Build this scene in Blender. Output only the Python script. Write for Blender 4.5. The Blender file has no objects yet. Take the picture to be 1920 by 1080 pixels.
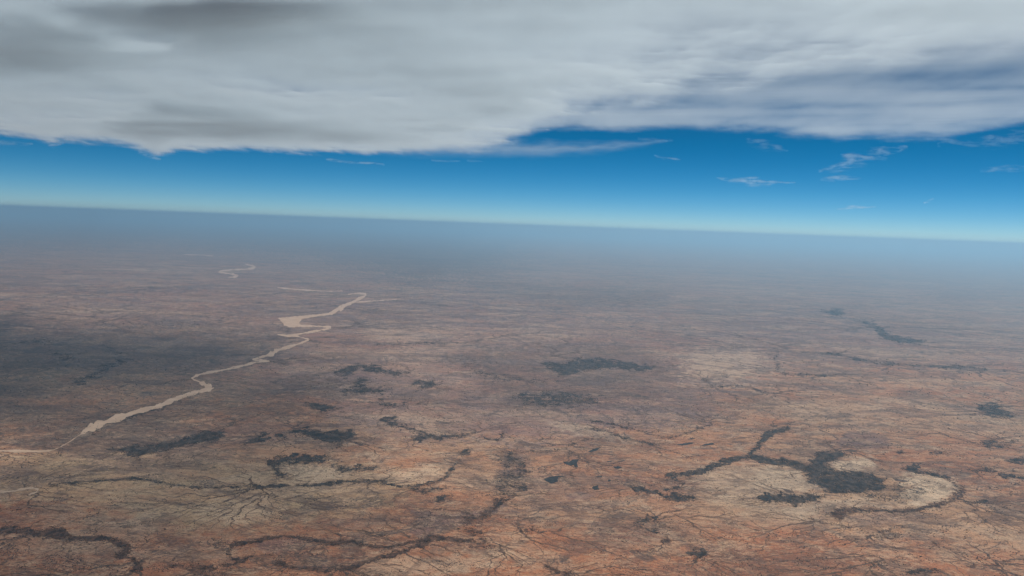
import bpy, math, heapq
import numpy as np
from mathutils import Matrix, Vector

# One Blender unit is 100 m: an aircraft 6 km up over red channel country.
# ------------------------------------------------------------------ camera
scene = bpy.context.scene
scene.unit_settings.scale_length = 100.0
C = bpy.data.collections.new('place'); scene.collection.children.link(C)
H = 60.0                      # camera height
F = 1478.0                    # focal length in photo pixels (1920 wide)
PITCH = math.radians(4.55)
ROLL = math.radians(2.12)
fwd0 = np.array([0, math.cos(PITCH), -math.sin(PITCH)])
up0 = np.array([0, math.sin(PITCH), math.cos(PITCH)])
right = math.cos(ROLL)*np.array([1, 0, 0]) + math.sin(ROLL)*up0
upv = -math.sin(ROLL)*np.array([1, 0, 0]) + math.cos(ROLL)*up0
cam_d = bpy.data.cameras.new('camera'); cam = bpy.data.objects.new('camera', cam_d)
scene.collection.objects.link(cam); scene.camera = cam
cam_d.sensor_width = 36.0; cam_d.lens = 36.0*F/1920.0
cam_d.clip_start = 0.1; cam_d.clip_end = 40000
M = Matrix.Identity(4)
for i in range(3):
    M[i][0] = right[i]; M[i][1] = upv[i]; M[i][2] = -fwd0[i]
M[2][3] = H
cam.matrix_world = M

# ------------------------------------------------------------------ sky, sun, exposure
SUN_EL, SUN_AZ = math.radians(50), math.radians(35)       # azimuth from +Y towards +X
sun_dir = np.array([math.sin(SUN_AZ)*math.cos(SUN_EL), math.cos(SUN_AZ)*math.cos(SUN_EL), math.sin(SUN_EL)])
world = bpy.data.worlds.new("World"); scene.world = world; world.use_nodes = True
wt = world.node_tree; wt.nodes.clear()
wo = wt.nodes.new('ShaderNodeOutputWorld'); bg = wt.nodes.new('ShaderNodeBackground')
sky = wt.nodes.new('ShaderNodeTexSky'); sky.sky_type = 'NISHITA'; sky.sun_disc = False
sky.sun_elevation = SUN_EL; sky.sun_rotation = SUN_AZ
sky.altitude = 6000; sky.air_density = 1.0; sky.dust_density = 1.0; sky.ozone_density = 3.0
tc = wt.nodes.new('ShaderNodeTexCoord'); mp = wt.nodes.new('ShaderNodeMapping')
mp.vector_type = 'VECTOR'; mp.inputs['Scale'].default_value = (1, 1, 1.68)
hs = wt.nodes.new('ShaderNodeHueSaturation'); hs.inputs['Saturation'].default_value = 1.38
hs.inputs['Hue'].default_value = 0.483
wt.links.new(tc.outputs['Generated'], mp.inputs['Vector'])
sp = wt.nodes.new('ShaderNodeSeparateXYZ'); cb = wt.nodes.new('ShaderNodeCombineXYZ')      # thin high air: the blue deepens quickly above the horizon
sq = wt.nodes.new('ShaderNodeMath'); sq.operation = 'MULTIPLY_ADD'; sq.inputs[1].default_value = 3.0; sq.inputs[2].default_value = .78
zz = wt.nodes.new('ShaderNodeMath'); zz.operation = 'MULTIPLY'
wt.links.new(mp.outputs[0], sp.inputs[0]); wt.links.new(sp.outputs[2], sq.inputs[0]); wt.links.new(sq.outputs[0], zz.inputs[0]); wt.links.new(sp.outputs[2], zz.inputs[1])
wt.links.new(sp.outputs[0], cb.inputs[0]); wt.links.new(sp.outputs[1], cb.inputs[1]); wt.links.new(zz.outputs[0], cb.inputs[2])
wt.links.new(cb.outputs[0], sky.inputs['Vector'])
wt.links.new(sky.outputs[0], hs.inputs['Color']); wt.links.new(hs.outputs[0], bg.inputs['Color'])
bg.inputs['Strength'].default_value = 0.070
wt.links.new(bg.outputs[0], wo.inputs['Surface'])
sl = bpy.data.lights.new('sun', 'SUN'); sl.energy = 3.95; sl.angle = math.radians(0.5); sl.color = (1.0, 0.95, 0.88)
so = bpy.data.objects.new('sun', sl); scene.collection.objects.link(so)
so.rotation_euler = Vector(sun_dir).to_track_quat('Z', 'Y').to_euler()
so.location = tuple(sun_dir*400)
vs = scene.view_settings
vs.view_transform = 'Standard'; vs.look = 'None'; vs.gamma = 1; vs.use_curve_mapping = False; vs.exposure = 0.0
cy = scene.cycles
cy.max_bounces = 8; cy.diffuse_bounces = 2; cy.glossy_bounces = 2; cy.volume_bounces = 3
cy.transparent_max_bounces = 16; cy.use_adaptive_sampling = False; cy.use_denoising = True
cy.sample_clamp_indirect = 10

# ------------------------------------------------------------------ helpers
rng = np.random.default_rng(7)
PERM = np.random.default_rng(3).permutation(4096)
GA = np.random.default_rng(5).random(4096)*2*math.pi
GX, GY = np.cos(GA), np.sin(GA)

def perlin(x, y, seed=0):
    xi = np.floor(x).astype(np.int64); yi = np.floor(y).astype(np.int64)
    fx = x-xi; fy = y-yi
    u = fx*fx*fx*(fx*(fx*6-15)+10); v = fy*fy*fy*(fy*(fy*6-15)+10)
    def g(ix, iy, dx, dy):
        h = PERM[(PERM[(ix+seed*131) & 4095]+iy*7+seed*17) & 4095]
        return GX[h]*dx+GY[h]*dy
    a = g(xi, yi, fx, fy); b = g(xi+1, yi, fx-1, fy)
    c = g(xi, yi+1, fx, fy-1); d = g(xi+1, yi+1, fx-1, fy-1)
    return (a+(b-a)*u+(c-a)*v+(a-b-c+d)*u*v)*1.5

def fbm(x, y, octv=5, seed=0, gain=0.5):
    t = np.zeros_like(x); a = 1.0; s = 1.0
    for k in range(octv):
        t += a*perlin(x*s+k*3.7, y*s-k*5.1, seed+k); a *= gain; s *= 2.03
    return t

def smooth(e0, e1, x):
    t = np.clip((x-e0)/(e1-e0), 0, 1); return t*t*(3-2*t)

def ray(px, py):
    px = np.asarray(px, float)[..., None]; py = np.asarray(py, float)[..., None]
    return right*(px-960)/F + upv*(540-py)/F + fwd0

def at(px, py, z=0.0):
    """point of the level z seen at photo pixel (px, py)"""
    d = ray(px, py); t = (z-H)/d[..., 2]
    return d[..., 0]*t, d[..., 1]*t

def pix(x, y, z):
    v = np.stack([x, y, z-H+0*x], -1)
    f = np.maximum(v@fwd0, 1e-3)
    return 960+F*(v@right)/f, 540-F*(v@upv)/f

def ground_z(x, y):
    return 0.10*fbm(x/70, y/70, 2, 40)

def mesh_obj(name, V, faces_loops, counts, mat, smooth_shade=False, attrs=None):
    me = bpy.data.meshes.new(name)
    V = np.asarray(V, np.float32); L = np.asarray(faces_loops, np.int32); n = np.asarray(counts, np.int32)
    me.vertices.add(len(V)); me.vertices.foreach_set('co', V.ravel())
    me.loops.add(len(L)); me.loops.foreach_set('vertex_index', L)
    me.polygons.add(len(n))
    st = np.concatenate([[0], np.cumsum(n)[:-1]]).astype(np.int32)
    me.polygons.foreach_set('loop_start', st); me.polygons.foreach_set('loop_total', n)
    if smooth_shade: me.polygons.foreach_set('use_smooth', np.ones(len(n), bool))
    for k, a in (attrs or {}).items():
        at_ = me.attributes.new(k, 'FLOAT', 'POINT'); at_.data.foreach_set('value', np.asarray(a, np.float32))
    me.update(calc_edges=True); me.validate()
    me.materials.append(mat)
    o = bpy.data.objects.new(name, me); C.objects.link(o)
    return o

def tag(o, label, cat=None, group=None, kind=None):
    o['label'] = label
    if cat: o['category'] = cat
    if group: o['group'] = group
    if kind: o['kind'] = kind
    return o

class N:
    def __init__(self, name):
        self.m = bpy.data.materials.new(name); self.m.use_nodes = True
        self.t = self.m.node_tree; self.t.nodes.clear()
        self.out = self.t.nodes.new('ShaderNodeOutputMaterial')
    def new(self, typ, **kw):
        n = self.t.nodes.new(typ)
        for k, v in kw.items(): setattr(n, k, v)
        return n
    def link(self, a, b): self.t.links.new(a, b)
    def noise(self, vec, scale, detail=6, rough=0.55, dist=0.0):
        n = self.new('ShaderNodeTexNoise'); n.inputs['Scale'].default_value = scale
        n.inputs['Detail'].default_value = detail; n.inputs['Roughness'].default_value = rough
        n.inputs['Distortion'].default_value = dist
        self.link(vec, n.inputs['Vector']); return n.outputs['Fac']
    def ramp(self, fac, a, b, va=0.0, vb=1.0):
        n = self.new('ShaderNodeMapRange'); n.interpolation_type = 'SMOOTHSTEP'
        n.inputs['From Min'].default_value = a; n.inputs['From Max'].default_value = b
        n.inputs['To Min'].default_value = va; n.inputs['To Max'].default_value = vb
        self.link(fac, n.inputs['Value']); return n.outputs['Result']
    def math(self, op, a, b):
        n = self.new('ShaderNodeMath', operation=op)
        for i, v in enumerate((a, b)):
            if isinstance(v, (int, float)): n.inputs[i].default_value = v
            else: self.link(v, n.inputs[i])
        return n.outputs[0]
    def mix(self, fac, a, b, mode='MIX'):
        n = self.new('ShaderNodeMix', data_type='RGBA', blend_type=mode)
        for s, v in ((n.inputs[0], fac), (n.inputs[6], a), (n.inputs[7], b)):
            if isinstance(v, (int, float)): s.default_value = v
            elif isinstance(v, tuple): s.default_value = (*v, 1)
            else: self.link(v, s)
        return n.outputs[2]
    def attr(self, name):
        n = self.new('ShaderNodeAttribute'); n.attribute_name = name; return n.outputs['Fac']
    def surface(self, col, rough=0.95, spec=0.1, normal=None):
        b = self.new('ShaderNodeBsdfPrincipled'); b.inputs['Roughness'].default_value = rough
        b.inputs['Specular IOR Level'].default_value = spec
        if isinstance(col, tuple): b.inputs['Base Color'].default_value = (*col, 1)
        else: self.link(col, b.inputs['Base Color'])
        if normal is not None: self.link(normal, b.inputs['Normal'])
        self.link(b.outputs[0], self.out.inputs['Surface']); return self.m

# traced outlines, in photo pixels; a tile gives its own origin and enlargement
def T(tile, pts):
    ox, oy, s = {'a': (0, 720, 3), 'b': (480, 720, 3), 'c': (960, 720, 3), 'd': (1440, 720, 3),
                 'p': (0, 380, 3), 'q': (640, 380, 3), 'r': (1280, 380, 3), 'i': (0, 0, 1)}[tile]
    return np.array([(ox+x/s, oy+y/s) for x, y in pts])

def ribbon_poly(pts, w):
    """outline of a line with half-widths w (vertical half-width is foreshortened)"""
    P = np.asarray(pts, float); w = np.broadcast_to(np.asarray(w, float), (len(P),))
    d = np.gradient(P, axis=0); d /= np.maximum(np.linalg.norm(d, axis=1, keepdims=True), 1e-6)
    nrm = np.stack([-d[:, 1], d[:, 0]], 1)
    return np.concatenate([P+nrm*w[:, None], (P-nrm*w[:, None])[::-1]])

def inside(poly, X, Y):
    c = np.zeros(X.shape, bool); n = len(poly); j = n-1
    for i in range(n):
        xi, yi = poly[i]; xj, yj = poly[j]
        k = ((yi > Y) != (yj > Y)) & (X < (xj-xi)*(Y-yi)/((yj-yi) or 1e-9)+xi)
        c ^= k; j = i
    return c

def sdist(poly, X, Y, ys=1.0):
    """signed distance, positive inside; vertical distances count ys times"""
    d = np.full(X.shape, 1e9); n = len(poly)
    for i in range(n):
        x0, y0 = poly[i]; x1, y1 = poly[(i+1) % n]
        ax, ay = x1-x0, (y1-y0)*ys; bx, by = X-x0, (Y-y0)*ys
        t = np.clip((bx*ax+by*ay)/max(ax*ax+ay*ay, 1e-9), 0, 1)
        d = np.minimum(d, np.hypot(bx-t*ax, by-t*ay))
    return np.where(inside(poly, X, Y), d, -d)

def ldist(line, X, Y, ys=1.0):
    d = np.full(X.shape, 1e9)
    for i in range(len(line)-1):
        x0, y0 = line[i]; x1, y1 = line[i+1]
        ax, ay = x1-x0, (y1-y0)*ys; bx, by = X-x0, (Y-y0)*ys
        t = np.clip((bx*ax+by*ay)/max(ax*ax+ay*ay, 1e-9), 0, 1)
        d = np.minimum(d, np.hypot(bx-t*ax, by-t*ay))
    return d

# (tile, outline, density, label)
WOODS = [
 ('a', [(620,378),(700,350),(850,345),(950,325),(1080,290),(1250,258),(1275,270),(1200,325),(1050,345),(900,380),(760,415),(690,405),(720,385)], .9, 'long dark scrub patch pointing up to the right, below the brown river reach'),
 ('a', [(0,822),(60,806),(150,812),(230,822),(310,808),(370,835),(440,855),(560,855),(640,868),(700,880),(735,905),(730,940),(715,970),(780,990),(795,1020),(785,1055),(765,1060),(755,1010),(720,985),(640,975),(690,930),(650,900),(560,885),(450,878),(380,890),(320,870),(200,855),(100,840),(0,845)], .75, 'ragged dark scrub edge bordering the red plain in the lower left corner'),
 ('a', [(1050,1030),(1120,1010),(1200,1020),(1210,1045),(1150,1075),(1090,1080)], .55, 'small brown scrub patch cut by the bottom edge, left of centre'),
 ('b', [(275,108),(310,100),(370,110),(455,130),(450,145),(380,153),(320,140)], .9, 'small dark lens of scrub standing alone above the bird shaped patch'),
 ('b', [(183,262),(220,252),(330,255),(380,268),(460,268),(540,270),(565,282),(545,305),(490,325),(400,335),(350,315),(280,285),(200,275)], .8, 'bird shaped dark scrub patch with a paler middle'),
 ('b', [(0,285),(60,282),(70,290),(30,325),(0,330),(-40,322),(-55,310)], .85, 'rounded dark scrub patch left of a smaller twin patch'),
 ('b', [(100,290),(140,280),(180,295),(160,308),(120,305)], .9, 'tiny round dark scrub patch beside the bird shaped one'),
 ('b', [(415,345),(450,335),(490,348),(450,360)], .6, 'tiny faint scrub patch just below the bird shaped one'),
 ('b', [(60,435),(120,410),(230,400),(380,405),(440,412),(360,440),(240,450),(160,455),(110,470),(135,500),(175,530),(150,540),(95,495),(85,460)], .7, 'hook shaped dark wood curling down to the creek line'),
 ('b', [(420,460),(470,455),(540,470),(680,465),(700,470),(560,495),(480,500)], .65, 'soft dark scrub smudge on the pale olive plain'),
 ('b', [(850,580),(1000,570),(1080,590),(1000,610),(900,620),(860,600)], .5, 'sparse scrub around pale tracks, right of the olive plain'),
 ('b', [(1020,630),(1100,635),(1090,655),(1040,655)], .6, 'small scrub clump inside a fork of pale tracks'),
 ('b', [(690,200),(740,185),(790,190),(740,205),(860,240),(950,270),(1050,290),(1200,280),(1270,265),(1150,300),(1000,310),(880,320),(870,300),(930,285),(850,255),(760,230),(700,215)], .75, 'forked dark scrub band stretching toward a small ring'),
 ('b', [(640,102),(720,98),(770,110),(870,105),(830,130),(740,138),(690,115)], .6, 'thin scalloped scrub band above the forked one'),
 ('b', [(1225,880),(1280,865),(1330,885),(1360,920),(1310,925),(1250,915)], .5, 'grey brown scrub pan near the bottom edge at centre'),
 ('b', [(1140,385),(1170,365),(1220,360),(1200,385),(1165,405)], .6, 'small dark scrub tuft at the upper end of the long creek'),
 ('i', [(912,902),(925,897),(942,895),(945,888),(938,850),(945,845),(965,852),(985,862),(985,895),(975,905),(990,915),(965,930),(945,948),(925,950),(920,930),(930,915)], .42, 'mauve scrub patch with ragged edges near the photo centre bottom'),
 ('c', [(0,60),(120,50),(190,40),(260,50),(380,55),(480,80),(500,95),(400,118),(300,125),(180,125),(80,90),(0,85)], .55, 'broad flat grey scrub sheet at the middle of the plain'),
 ('q', [(1120,900),(1180,895),(1240,905),(1330,880),(1450,875),(1540,890),(1640,900),(1760,930),(1700,950),(1500,930),(1350,945),(1240,975),(1190,950)], .75, 'large dark blue grey wood with a pointed left tip, mid plain'),
 ('q', [(690,900),(740,930),(850,970),(1000,990),(1300,1000),(1100,1008),(880,1000),(760,962)], .55, 'thin slanting scrub streak left of the large mid plain wood'),
 ('q', [(0,930),(90,912),(180,915),(270,945),(380,960),(300,970),(180,950),(100,930),(40,975),(0,975),(-30,950)], .75, 'arched dark scrub band above a dark smudge, mid left plain'),
 ('q', [(80,1000),(150,980),(140,1040),(220,1050),(300,1040),(200,1070),(80,1070),(0,1060),(0,1050),(90,1040)], .65, 'dark scrub smudge under the arched band'),
 ('q', [(370,1040),(420,1000),(500,1000),(540,1020),(480,1045),(420,1045),(450,1030),(470,1015),(430,1015),(400,1035)], .7, 'small dark scrub ring right of the arched band'),
 ('c', [(860,630),(900,620),(1000,620),(1040,650),(960,662),(890,655)], .75, 'dark wood clump at the lower end of a thin creek, right of centre'),
 ('c', [(995,955),(1020,925),(1075,925),(1090,960),(1040,972)], .85, 'round dark tree clump near the bottom edge, right of centre'),
 ('c', [(690,765),(740,755),(770,748),(800,760),(850,775),(760,775)], .8, 'ragged dark tree clump above two slivers, lower right of centre'),
 ('c', [(680,780),(740,790),(712,797)], .8, 'dark sliver of scrub left of the ragged clump'),
 ('c', [(752,812),(820,828),(790,840),(765,828)], .9, 'dark tilted sliver of scrub below the ragged clump'),
 ('c', [(850,870),(890,865),(885,905),(855,890)], .75, 'small upright scrub tuft on red soil, lower right of centre'),
 ('d', [(270,395),(330,375),(420,385),(470,400),(400,420),(340,440),(330,465),(380,485),(480,490),(560,500),(640,540),(650,590),(600,600),(520,610),(430,620),(350,610),(290,570),(220,520),(230,470),(250,420)], .9, 'largest dark wood, wrapped around a pale sand flat on the right'),
 ('d', [(-55,645),(-20,625),(0,620),(60,615),(100,630),(160,625),(220,612),(330,630),(250,660),(150,675),(60,665),(0,660)], .85, 'long dark wood below the pale sand flat on the right'),
 ('d', [(480,590),(640,560),(800,570),(900,610),(830,650),(640,660),(520,640)], .3, 'thin open woodland spreading right from the largest wood'),
 ('d', [(340,735),(370,705),(470,690),(600,700),(760,705),(860,690),(960,670),(1040,640),(1075,600),(1060,575),(1110,590),(1090,630),(1000,680),(880,710),(760,730),(600,715),(480,720),(430,750),(380,755)], .72, 'brown crescent of scrub rimming the pale fan at lower right'),
 ('d', [(1150,120),(1250,110),(1310,135),(1350,165),(1420,190),(1330,195),(1240,180)], .7, 'dark blue wedge near the right edge'),  # dark patch with a wedge outline
 ('d', [(760,480),(830,455),(840,490),(900,505),(830,503)], .8, 'dark scrub comma at the top of the pale fan'),
 ('d', [(920,390),(960,378),(1000,385),(940,402)], .85, 'small dark scrub blot above the pale fan'),
 ('d', [(715,378),(760,372),(770,382),(750,390)], .85, 'tiny dark scrub blot below the mauve soil patch'),
 ('d', [(1350,430),(1440,412),(1490,420),(1480,450),(1380,442)], .8, 'dark scrub blot cut by the right edge of the view'),
 ('d', [(1120,483),(1260,482),(1300,503),(1240,498)], .85, 'flat dark scrub bar near the right edge'),
 ('d', [(1140,330),(1250,320),(1380,345),(1330,360),(1200,345)], .6, 'long grey scrub streak near the right edge, above the bar'),
 ('d', [(590,850),(690,830),(740,850),(680,870),(620,870)], .6, 'loose dark tree group on red soil below the crescent'),
 ('d', [(780,1045),(900,1038),(980,1055),(900,1067),(800,1062)], .8, 'flat dark tree group at the bottom edge, lower right'),
 ('d', [(640,990),(740,985),(730,1000),(660,1000)], .5, 'faint flat scrub group above the bottom edge, lower right'),
 ('d', [(1110,1012),(1165,1010),(1170,1020),(1120,1020)], .7, 'small scrub dash near the bottom right corner'),
 ('d', [(1195,1018),(1310,1012),(1312,1022),(1200,1024)], .6, 'thin long scrub dash near the bottom right corner'),
 ('r', [(780,605),(900,605),(895,635),(830,630)], .8, 'small far teal wood on the hazy plain at right'),
 ('r', [(970,655),(1060,675),(1110,700),(1140,735),(1230,765),(1380,775),(1340,790),(1220,785),(1120,760),(1090,710),(1010,675)], .85, 'winding far teal wood on the hazy plain at right'),
 ('p', [(480,690),(700,670),(900,668),(1060,672),(1180,690),(1000,705),(800,700),(600,715)], .25, 'faint far scrub strip along the top of the dark left plain'),
 ('p', [(200,760),(330,770),(300,790),(120,785)], .5, 'thin scrub dash at the left edge of the dark plain'),
 ('p', [(560,790),(620,800),(680,850),(660,870),(600,830)], .45, 'slanting scrub streak inside the dark left plain'),
 ('p', [(360,1020),(480,980),(560,930),(660,890),(740,880),(640,925),(540,985),(460,1020)], .6, 'long scrub diagonal inside the dark left plain'),
 ('p', [(270,815),(300,835),(370,860),(450,850),(380,875),(310,860)], .5, 'hooked scrub line at the left of the dark plain'),
]
# (tile, line, half width px, density, label)
BELTS = [
 ('a', [(500,278),(570,248),(650,218),(745,182),(835,154),(905,140),(965,112),(1045,80),(1115,58)], 1.2, .6, 'dark thin tree fringe along the lower bank of the wide river reach'),
 ('i', [(965,905),(940,940),(915,965),(880,975),(860,990),(905,1000)], 7.0, .40, 'ragged brown scrub band trailing down left from the mauve scrub patch'),
 ('a', [(280,575),(440,555),(600,545),(760,535),(850,545),(940,565),(1100,580),(1300,580),(1440,570)], 2.0, .6, 'long creek tree line crossing the olive plain at lower left'),
 ('b', [(0,580),(150,575),(300,575),(420,562),(540,545),(620,545),(720,555),(800,575),(880,575),(980,560),(1060,535),(1100,480),(1140,430)], 2.2, .7, 'long wavy creek tree line rising to a tuft at its right end'),
 ('b', [(1265,285),(1300,310),(1360,318),(1395,300),(1390,265)], 1.6, .8, 'open loop of scrub at the end of the forked band'),
 ('a', [(1300,905),(1440,880),(1600,855),(1720,870),(1820,885),(1880,895),(1960,880),(2040,900),(2160,925),(2300,895),(2400,870)], 3.0, .8, 'scalloped dark scrub edge along the upper rim of the red basin'),
 ('b', [(110,1005),(240,1038),(420,1045),(540,1030),(640,990),(780,960),(880,920),(960,890),(980,862),(1060,870),(1140,875),(1230,885)], 3.4, .8, 'dark scrub ridge along the lower rim of the red basin'),
 ('a', [(1310,905),(1285,930),(1300,990),(1340,990),(1415,965)], 2.6, .6, 'curl of scrub at the left end of the red basin'),
 ('a', [(1250,1025),(1330,1010),(1415,965)], 3.0, .6, 'short slanting scrub ridge left of the red basin'),
 ('a', [(920,1035),(980,1020),(1030,1018)], 2.2, .6, 'short scrub ridge near the bottom edge at left'),
 ('c', [(880,512),(980,505),(1060,490),(1160,450),(1260,420),(1340,405)], 4.2, .75, 'slanting belt of trees running left from the creek junction'),
 ('c', [(1330,410),(1380,350),(1420,300),(1470,270),(1560,245)], 4.5, .75, 'belt of trees rising up right from the creek junction'),
 ('c', [(1340,400),(1440,432),(1540,445),(1630,462),(1690,500)], 6.0, .85, 'dark tree belt joining the creek junction to the largest wood'),
 ('c', [(680,580),(760,600),(820,610),(870,632)], 3.0, .7, 'thin creek tree line leading down to a wood clump'),
 ('c', [(870,540),(910,535),(945,555),(940,580),(890,592),(850,585)], 1.4, .8, 'small open ring of scrub on sand, right of centre'),
 ('c', [(370,190),(470,210),(600,235),(720,265),(800,290),(880,300),(960,280),(1050,255),(1110,225)], 1.8, .5, 'shallow bowl shaped scrub line on the tan plain'),
 ('c', [(380,250),(500,255),(600,290),(700,320),(830,345)], 1.7, .6, 'slanting scrub line under the bowl shaped one'),
 ('c', [(0,380),(120,375),(240,380),(320,350),(380,325),(450,310)], 1.5, .5, 'thin scrub line climbing right, left of the waterholes'),
 ('c', [(20,800),(60,830),(110,838),(135,825),(110,800)], 1.8, .6, 'half ring of scrub around a small pale pan'),
 ('c', [(180,1025),(230,1045),(280,1060),(340,1072)], 3.0, .6, 'brown scrub ridge at the bottom edge right of centre'),
 ('d', [(1300,505),(1360,525),(1440,535),(1520,545)], 2.0, .8, 'dark creek line running out of the right edge'),
 ('d', [(1060,575),(1000,525),(920,510),(850,495)], 1.6, .7, 'dark rim line along the upper right of the pale fan'),
 ('d', [(1050,652),(1130,662),(1240,665)], 1.5, .7, 'short flat creek line right of the crescent'),
 ('d', [(180,735),(260,765),(360,785),(450,810)], 1.4, .6, 'thin creek line below left of the crescent'),
 ('r', [(0,1045),(150,1035),(300,1025),(400,1045),(480,1070)], 1.3, .55, 'fine creek line on the mid plain at right'),
 ('r', [(670,840),(860,850),(980,880),(1100,900),(1300,915),(1500,925),(1700,930)], 1.8, .55, 'long flat creek line on the hazy plain at right'),
 ('r', [(540,830),(520,880),(550,920),(520,950),(590,965),(760,975),(860,970)], 1.6, .6, 'crooked creek line dropping down the plain at right'),
 ('q', [(200,795),(350,795),(480,787),(580,790)], 1.4, .55, 'flat creek line right of the brown lake'),
]
# waterholes: (tile, outline, label)
POOLS = [
 ('c', [(180,535),(215,522),(250,518),(300,519),(258,527),(258,550),(220,560),(192,548)], 'round dark waterhole with a tail, left one of the centre pair'),
 ('c', [(285,437),(320,440),(340,425),(378,423),(365,440),(372,468),(352,466),(348,455),(330,460),(305,452)], 'ragged dark waterhole, upper one of the centre pair'),
 ('c', [(448,582),(470,572),(486,570),(482,582),(492,592),(465,597)], 'small dark waterhole right of the round one'),
 ('c', [(565,466),(600,461),(622,470),(590,476)], 'flat dark waterhole among pinprick pools'),
 ('c', [(430,378),(470,362),(502,354),(480,372),(440,384)], 'sliver waterhole lying above the ragged one'),
 ('c', [(928,341),(1000,328),(1032,331),(960,346)], 'flat brown pan, left of the three pans on tan sand'),
 ('c', [(1062,347),(1090,336),(1132,332),(1142,340),(1100,345)], 'flat grey pan, right of the three pans on tan sand'),
 ('c', [(988,309),(1010,304),(1034,307),(1010,313)], 'tiny oval pan, topmost of the three pans on tan sand'),
 ('c', [(540,540),(552,537),(556,545),(545,548)], 'pinprick dark pool left of the sandy ring'),
 ('c', [(530,436),(565,431),(560,437),(538,440)], 'pinprick dark pool above the flat waterhole'),
 ('c', [(590,432),(636,429),(634,433),(600,435)], 'hair thin dark pool above the flat waterhole'),
 ('c', [(470,520),(508,519),(506,525),(478,524)], 'flat small pool above the small dark waterhole'),
 ('d', [(700,530),(760,540),(795,550),(760,553),(715,545)], 'narrow brown pan inside the pale fan'),
 ('d', [(430,372),(470,368),(512,378),(480,385)], 'oval brown pan between the mauve patch and the largest wood'),
 ('d', [(70,585),(120,595),(145,612),(110,610)], 'narrow brown pan on the pale sand flat'),
 ('d', [(-55,645),(-15,622),(8,620),(25,640),(-5,655)], 'dark waterhole at the left tip of the long wood'),
]
# rivers: (tile, centre line, half widths in px, label)
RIVERS = [
 ('a', [(458,284),(480,262),(520,243),(560,225),(640,200),(740,165),(830,140),(900,125),(960,95),(1040,65),(1110,45),(1160,32),(1205,22)], [.8,4.2,6.2,6.0,4.8,4.2,3.0,4.2,3.6,2.8,2.8,3.6,1.2], 'wide brown river reach tapering to a point at lower left'),
 ('p', [(1122,1012),(1150,1022),(1175,1040),(1165,1060)], [1.2,4,5.5,4], 'brown bulge of the river at its bend'),
 ('p', [(1078,986),(1120,966),(1190,952),(1280,937),(1380,914),(1440,896),(1515,892)], [1,2.2,1.6,1.6,1.6,2.0,.8], 'narrow brown river reach between the bend and the lake'),
 ('p', [(1422,882),(1480,866),(1530,852),(1550,832),(1600,820),(1680,795),(1735,772)], [1.2,2.4,3.0,3.4,2.2,1.6,.8], 'broken brown river reach below the lake'),
 ('p', [(1560,742),(1640,750),(1700,735),(1780,722),(1850,710),(1862,700),(1780,695),(1690,694)], [.6,2.0,1.6,1.2,1.6,1.6,1.2,1.8], 'brown loop of the river under the lake'),
 ('q', [(-10,606),(0,598),(15,580),(60,562),(95,542),(140,522),(132,512),(80,509),(40,516)], [2.6,3.0,2.6,2.4,2.0,2.0,1.4,.9,.5], 'brown river hook above the lake'),
 ('q', [(70,560),(200,551),(310,545)], [1,.8,.4], 'hair thin pale side channel right of the river hook'),
 ('p', [(1562,477),(1640,486),(1720,492),(1850,499),(1925,497)], [.6,.9,.9,.8,.5], 'thin pale far channel left of the river hook'),
 ('p', [(1285,422),(1320,418),(1345,409),(1280,398),(1222,388),(1260,381),(1340,376),(1410,372),(1446,361),(1380,347)], [.5,1.6,1.2,1.1,1.3,1.1,1.1,1.4,1.2,.6], 'pale far S shaped bend of the river'),
 ('p', [(1035,292),(1110,293),(1195,300)], [.4,.8,.5], 'faint pale far channel near the horizon'),
 ('a', [(-30,376),(0,377),(120,380),(240,381),(300,374)], [2.6,2.4,2.0,2.0,.6], 'pale brown river reach cut by the left edge, upper one'),
 ('a', [(-20,608),(0,608),(80,605),(140,590),(190,586),(214,598),(205,610),(160,626)], [1.6,1.6,1.4,1.5,1.5,1.8,1.2,.7], 'thin pale brown channel cut by the left edge, lower one'),
]
RIVERS += [
 ('a', [(470,276),(440,292),(405,318),(350,350),(300,374),(230,380)], [1.2,.7,.5,.6,.5,.8], 'thread of brown water joining the pointed reach to the left edge reach'),
 ('p', [(1740,770),(1700,758),(1655,748),(1600,744)], [.8,.9,1.2,1.0], 'short brown link between the lake loop and the broken reach'),
 ('p', [(1510,890),(1475,884),(1440,888),(1425,884)], [.8,1.2,1.6,1.0], 'short brown link between the two narrow reaches'),
 ('p', [(1080,986),(1090,996),(1120,1006),(1150,1018)], [.8,.8,1.2,2.4], 'short brown neck above the river bulge')]
LAKE = ('p', [(1562,648),(1660,640),(1760,630),(1850,620),(1900,590),(1925,572),(1912,605),(1870,630),(1770,642),(1700,655),(1682,676),(1700,699),(1640,703),(1600,692),(1585,670)], 'pale brown lake in the river, widest water of the plain')
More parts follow.
